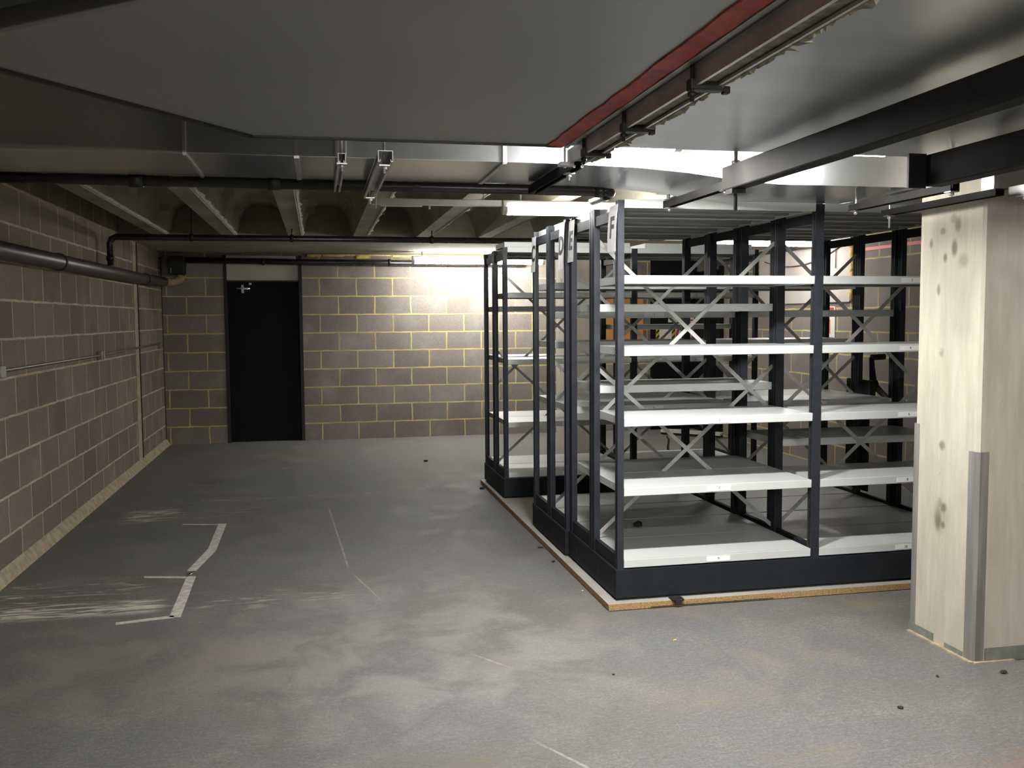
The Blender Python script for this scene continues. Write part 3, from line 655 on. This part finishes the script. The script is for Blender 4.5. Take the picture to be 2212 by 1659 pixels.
# ------------------------------------------------------------------ mobile shelving units
ZB = .200
def shelf_mesh(w, d, hdr=False):
    """shelf tray, origin at left front top corner: x 0..w, y 0..d, top z=0"""
    b = MB(); t = .003; L = .043
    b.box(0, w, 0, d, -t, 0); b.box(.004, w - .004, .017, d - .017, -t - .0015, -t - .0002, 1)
    b.prism([(0, 0), (.004, -.0), (.004, -L + .004), (.016, -L + .004), (.016, -L), (.002, -L), (0, -L + .002), (-.0015, -.002)], 0, w, 'X')
    b.prism([(d, 0), (d - .004, 0), (d - .004, -L + .004), (d - .016, -L + .004), (d - .016, -L), (d, -L)], 0, w, 'X')
    for xa in (0, w - .003): b.box(xa, xa + .003, .004, d - .004, -L + .003, -t)
    for yy in (d * .33, d * .66):
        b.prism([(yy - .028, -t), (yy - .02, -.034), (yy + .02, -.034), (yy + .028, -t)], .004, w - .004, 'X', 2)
    bmesh.ops.recalc_face_normals(b.bm, faces=b.bm.faces)
    me = bpy.data.meshes.new('shelf'); b.bm.to_mesh(me); b.bm.free(); [me.materials.append(M[q]) for q in ('shelf', 'shelf_under_shade', 'shelf_hat')]; return me
def post_mesh(w, d, top):
    """post, origin at bottom centre; grooved channel section"""
    a, c = w / 2, d / 2; g = .003
    def side(s):   # points along y for the grooved side at x = s*a
        ys = [-c, -c + .010, -c + .012, -c + .016, -c + .018, -.006, -.004, .004, .006, c - .018, c - .016, c - .012, c - .010, c]
        xs = [0, 0, g, g, 0, 0, g, g, 0, 0, g, g, 0, 0]
        return [(s * (a - q), y) for q, y in zip(xs, ys)]
    pr = side(1) + side(-1)[::-1]
    b = MB(); b.prism(pr, 0, top - ZB, 'Z'); bmesh.ops.recalc_face_normals(b.bm, faces=b.bm.faces)
    me = bpy.data.meshes.new('post'); b.bm.to_mesh(me); b.bm.free(); me.materials.append(M['post']); return me
def inst(me, name, parent, loc):
    o = bpy.data.objects.new(name, me); COL.objects.link(o); o.parent = parent; o.location = Vector(loc) - world_loc(parent); return o
def unit(xs, y0, d, rows, labels, label):
    """rows: {'front': [bay lists], 'back': [...]}"""
    t = thing('mobile_rack', ((xs[0] + xs[-1]) / 2, y0 + d / 2, .036), label, 'mobile shelving', 'mobile racks on the chipboard deck')
    ym = y0 + d / 2; xa, xb = xs[0] - .025, xs[-1] + .03
    # plinth
    b = MB(); b.box(xa, xb, y0, y0 + .02, .048, ZB, 0, .003); b.box(xa, xb, y0 + d - .02, y0 + d, .048, ZB, 0, .003); b.obj('plinth', 'plinth', t)
    for xe in (xa, xb - .02):
        b = MB(); b.box(xe, xe + .02, y0 + .021, y0 + d - .021, .048, ZB - .002, 0, .002); e = b.obj('plinth_end', 'plinth', t)
        for yy in (y0 + d * .32, y0 + d * .8):
            if xe == xa:
                q = MB(); q.box(xe - .0012, xe + .001, yy, yy + .022, .10, .135); q.obj('key_slot', 'black', e)
    for xx in xs:
        for yy in (y0 + .12, y0 + d - .12):
            b = MB(); b.tube([(xx, yy - .02, .056), (xx, yy + .02, .056)], .02, 14); b.obj('wheel', 'iron', t)
    # upright frames
    top = rows['front'][0][0] - .004; PE, PM = post_mesh(.034, .042, top), post_mesh(.048, .042, top)
    for i, xx in enumerate(xs):
        end = i in (0, len(xs) - 1); me = PE if end else PM
        for yy in (y0 + .0225, ym - .0255, ym + .0255, y0 + d - .0225): inst(me, 'post', t, (xx, yy, ZB))
        for (ya, yb) in ((y0 + .046, ym - .049), (ym + .049, y0 + d - .046)):
            w = .012
            b = MB(); b.box(xx - w, xx + w, ya, yb, ZB, ZB + .068); b.obj('bottom_rail', 'frame', t)
            b = MB(); b.box(xx - w, xx + w, ya, yb, top - .095, top - .043); b.obj('top_rail', 'frame', t)
    # shelves
    for side, ya, yb in (('front', y0 + .002, ym - .004), ('back', ym + .004, y0 + d - .002)):
        for bi in range(len(xs) - 1):
            pa = .019 if bi == 0 else .026; pb = .019 if bi == len(xs) - 2 else .026
            sx0, sx1 = xs[bi] + pa, xs[bi + 1] - pb
            me = shelf_mesh(sx1 - sx0, yb - ya)
            for si, z in enumerate(rows[side][bi]):
                o = inst(me, 'shelf', t, (sx0, ya, z))
                num = labels.get((side, bi, si))
                if num:
                    q = MB(); cx = (sx0 + sx1) / 2 - .005; yl = ya - .0015
                    q.box(cx - .066, cx + .066, yl - .001, yl - .0001, z - .036, z - .008, 0); q.text(num, .021, (cx, yl - .0012, z - .022), (1, 0, 0), (0, 0, 1), 1)
                    q.obj('number_label', ['label', 'ink'], o)
    # cross bracing in the middle plane
    for bi in range(len(xs) - 1):
        x0, x1 = xs[bi] + .02, xs[bi + 1] - .02
        for (zb_, zt_) in ((.28, 1.22), (.95, 1.93)):
            for s in (0, 1):
                b = MB(); yy = ym - .0018 + .0036 * s
                b.bar((x0, yy, zt_ if s == 0 else zb_), (x1, yy, zb_ if s == 0 else zt_), .022, .0025, (0, 1, 0)); b.obj('cross_brace', 'brace', t)
    return t
H = 2.10
EF = unit([1.515, 2.617, 3.725], 4.54, .925,
          {'front': [[H, 1.718, 1.350, .987, .626, .250]] * 2, 'back': [[H, 1.579, 1.123, .626, .250], [H, .785, .250]]},
          {('front', 0, i + 1): str(2 * i + 1) for i in range(5)} | {('front', 1, i + 1): str(2 * i + 2) for i in range(5)},
          'nearest mobile rack, its rows marked E and F')
CD = unit([1.495, 2.607, 3.715], 5.48, .885,
          {'front': [[H, 1.543, .963, .250]] * 2, 'back': [[H, 1.735, 1.348, .963, .250]] * 2},
          {('front', 0, 1): '1', ('front', 0, 2): '3', ('front', 1, 1): '2', ('front', 1, 2): '4'},
          'middle mobile rack with crank handles, its rows marked C and D')
AB = unit([1.49, 2.58, 3.67], 7.38, .90,
          {'front': [[2.075, 1.71, 1.172, .66, .25]] * 2, 'back': [[2.075, 1.605, 1.178, .66, .25], [2.075, 1.44, 1.15, .66, .25]]},
          {('front', 0, i + 1): str(2 * i + 1) for i in range(4)} | {('front', 1, i + 1): str(2 * i + 2) for i in range(4)},
          'farthest mobile rack, standing apart behind the open aisle')
# crank drive on the right end of the middle unit
b = MB(); b.box(3.745, 3.83, 5.86, 6.02, .93, 1.05, 0, .012); b.box(3.733, 3.745, 5.80, 6.08, .28, 1.06, 0, .003); dr = b.obj('crank_drive', 'black', CD)
b = MB(); hub = Vector((3.85, 5.93, 1.02)); b.tube([hub - Vector((.02, 0, 0)), hub + Vector((.02, 0, 0))], .035, 16)
for dy, dz in ((.03, .19), (-.2, -.10), (.17, -.12)):
    e = hub + Vector((0, dy, dz)); b.tube([hub, (hub + e) / 2, e], [.026, .021, .018], 12); b.tube([e, e + Vector((.10, -.01, .004))], .021, 12)
b.obj('crank_handle', 'black', dr)
# spare shelves lying on top of the far unit
for x0, x1, z, w in ((1.50, 2.565, 2.121, 'left'), (2.70, 3.66, 2.121, 'right')):
    me = shelf_mesh(x1 - x0, .38); o = bpy.data.objects.new('spare_shelf', me); COL.objects.link(o); o.location = (x0, 7.46, z)
    tag(o, 'white spare shelf panel lying on top of the farthest rack, over its %s bay' % w, 'shelf panel', 'spare shelves on the farthest rack')
# row letters on paper
def sheet(ch, y0, y1, zt, zb, x, label, tilt=0.0):
    """paper taped to the end of a post, bowing slightly away from it"""
    b = MB(); n = 10; cy = (y0 + y1) / 2; vs = []; fs = []
    bow = lambda z: -.003 - .012 * math.sin(math.pi * (zt - z) / (zt - zb)) * tilt - .008 * ((zt - z) / (zt - zb)) ** 2
    shf = lambda z: tilt * .03 * (zt - z) / (zt - zb)
    for i in range(n + 1):
        z = zt + (zb - zt) * i / n; q, sh = bow(z), shf(z)
        vs += [(x + q, y0 + sh, z), (x + q, y1 + sh, z), (x + q + .0008, y1 + sh, z), (x + q + .0008, y0 + sh, z)]
    for i in range(n):
        for j in range(4): fs.append((4 * i + j, 4 * i + (j + 1) % 4, 4 * i + 4 + (j + 1) % 4, 4 * i + 4 + j))
    fs += [(0, 1, 2, 3), (4 * n, 4 * n + 1, 4 * n + 2, 4 * n + 3)]
    b.poly(vs, fs)
    b.text(ch, .15, (x - .0012, cy, (zt + zb) / 2 + .0), (0, -1, 0), (0, 0, 1), 1, .0009, .004, lambda c: Vector((c.x + bow(c.z), c.y + shf(c.z), c.z)))
    tag(b.obj('letter_sheet', ['paper', 'ink'], loc=(x, cy, zb)), label, 'paper sign', 'row letter sheets')
sheet('F', 4.53, 4.665, 2.075, 1.84, 1.497, 'white sheet lettered F on the front post of the nearest rack', .5)
sheet('E', 5.335, 5.462, 2.08, 1.835, 1.497, 'white sheet lettered E on the rear post of the nearest rack', .3)
sheet('D', 5.485, 5.605, 2.08, 1.80, 1.477, 'white sheet lettered D on the front post of the middle rack', .3)
sheet('C', 6.245, 6.36, 2.06, 1.82, 1.477, 'white sheet lettered C on the rear post of the middle rack', .1)

# ------------------------------------------------------------------ low things beyond the racks and litter
b = MB(); b.bar((4.33, 11.3, .05), (4.9, 10.75, .05), .12, .035, (0, 0, 1)); b.bar((4.33, 11.3, .022), (4.9, 10.75, .022), .09, .03, (0, 0, 1), 1)
tag(b.obj('floor_plank', ['panel_white', 'black'], loc=(4.6, 11.0, 0)), 'white-topped plank lying on the floor before the black back door', 'plank')
b = MB()
pts = [(3.60, 9.2, .0), (3.60, 9.2, .06), (3.585, 9.19, .14), (3.60, 9.2, .22), (3.575, 9.2, .26)]
b.tube(pts, [.016, .014, .014, .013, .01], 8)
tag(b.obj('hose_offcut', 'cable', loc=(3.6, 9.2, 0)), 'short dark hose end standing upright on the floor behind the far rack', 'hose')
def bit(x, y, mat, label, s=.012, z=0.0, flat=.4):
    b = MB(); bmesh.ops.create_icosphere(b.bm, subdivisions=1, radius=s, matrix=Matrix.Translation((x, y, z + s * flat * .8)) @ Matrix.Rotation(random.random() * 3, 4, 'Z') @ Matrix.Diagonal((random.uniform(.8, 1.5), random.uniform(.5, .9), flat, 1)))
    for v in b.bm.verts: v.co.z = max(z + .0003, v.co.z)
    tag(b.obj('floor_scrap', mat, loc=(x, y, z)), label, 'scrap', 'litter on the floor', 'thing')
bit(1.604, 4.01, 'orange_debris', 'small orange chip on the floor in front of the nearest rack', .011)
bit(1.195, 3.674, 'dark_debris', 'dark speck on the bare middle of the foreground floor', .008)
bit(2.164, 3.11, 'dark_debris', 'dark washer-like bit on the floor in the right foreground', .014)
bit(2.80, 3.33, 'dark_debris', 'brown leaf-like scrap at the foot of the near column', .02)
bit(2.505, 3.356, 'dark_debris', 'thin dark scrap on the floor left of the near column foot', .011)
bit(1.098, 9.752, 'dark_debris', 'dark scraps on the open floor towards the back wall', .03)
bit(1.40, 8.05, 'dark_debris', 'dark scrap beside the far corner of the chipboard deck', .03)
bit(1.405, 5.86, 'dark_debris', 'dark scrap on the floor beside the middle of the deck edge', .016)
bit(1.40, 5.50, 'dark_debris', 'brown scrap on the floor against the deck edge by the nearest rack', .015)
bit(1.405, 4.87, 'signwhite', 'white chip on the floor beside the deck near its front corner', .008)
bit(1.86, 5.25, 'dark_debris', 'black crumpled bit on the bottom shelf of the nearest rack', .028, .250, .8)
bit(1.74, 6.75, 'dark_debris', 'dark clod on the deck in the open aisle', .04, .036, .8)

# ------------------------------------------------------------------ world, camera, colour
w = bpy.data.worlds.new('World'); SC.world = w; w.use_nodes = True
w.node_tree.nodes['Background'].inputs[0].default_value = (.5, .5, .5, 1); w.node_tree.nodes['Background'].inputs[1].default_value = .0
cam = bpy.data.cameras.new('Camera'); co = bpy.data.objects.new('Camera', cam); COL.objects.link(co)
fw = Vector((0.2035534268433982, 0.976526402590042, -0.07044279569168539)); rt = Vector((0.9788414449096114, -0.2045132217831254, -0.006615726955525502)); up = Vector((0.020866915142714333, 0.06760567402546443, 0.9974938820323608))
m = Matrix.Identity(4)
for i in range(3): m[i][0] = rt[i]; m[i][1] = up[i]; m[i][2] = -fw[i]
m[2][3] = 1.505
co.matrix_world = m
cam.sensor_fit = 'HORIZONTAL'; cam.sensor_width = 36; cam.lens = 2015 / 2212 * 36; cam.clip_start = .02; cam.clip_end = 60
SC.camera = co
SC.view_settings.view_transform = 'Standard'; SC.view_settings.look = 'None'; SC.view_settings.gamma = 1; SC.view_settings.exposure = 0.58
SC.view_settings.use_curve_mapping = False
SC.cycles.max_bounces = 10; SC.cycles.diffuse_bounces = 5; SC.cycles.glossy_bounces = 5; SC.cycles.sample_clamp_indirect = 6
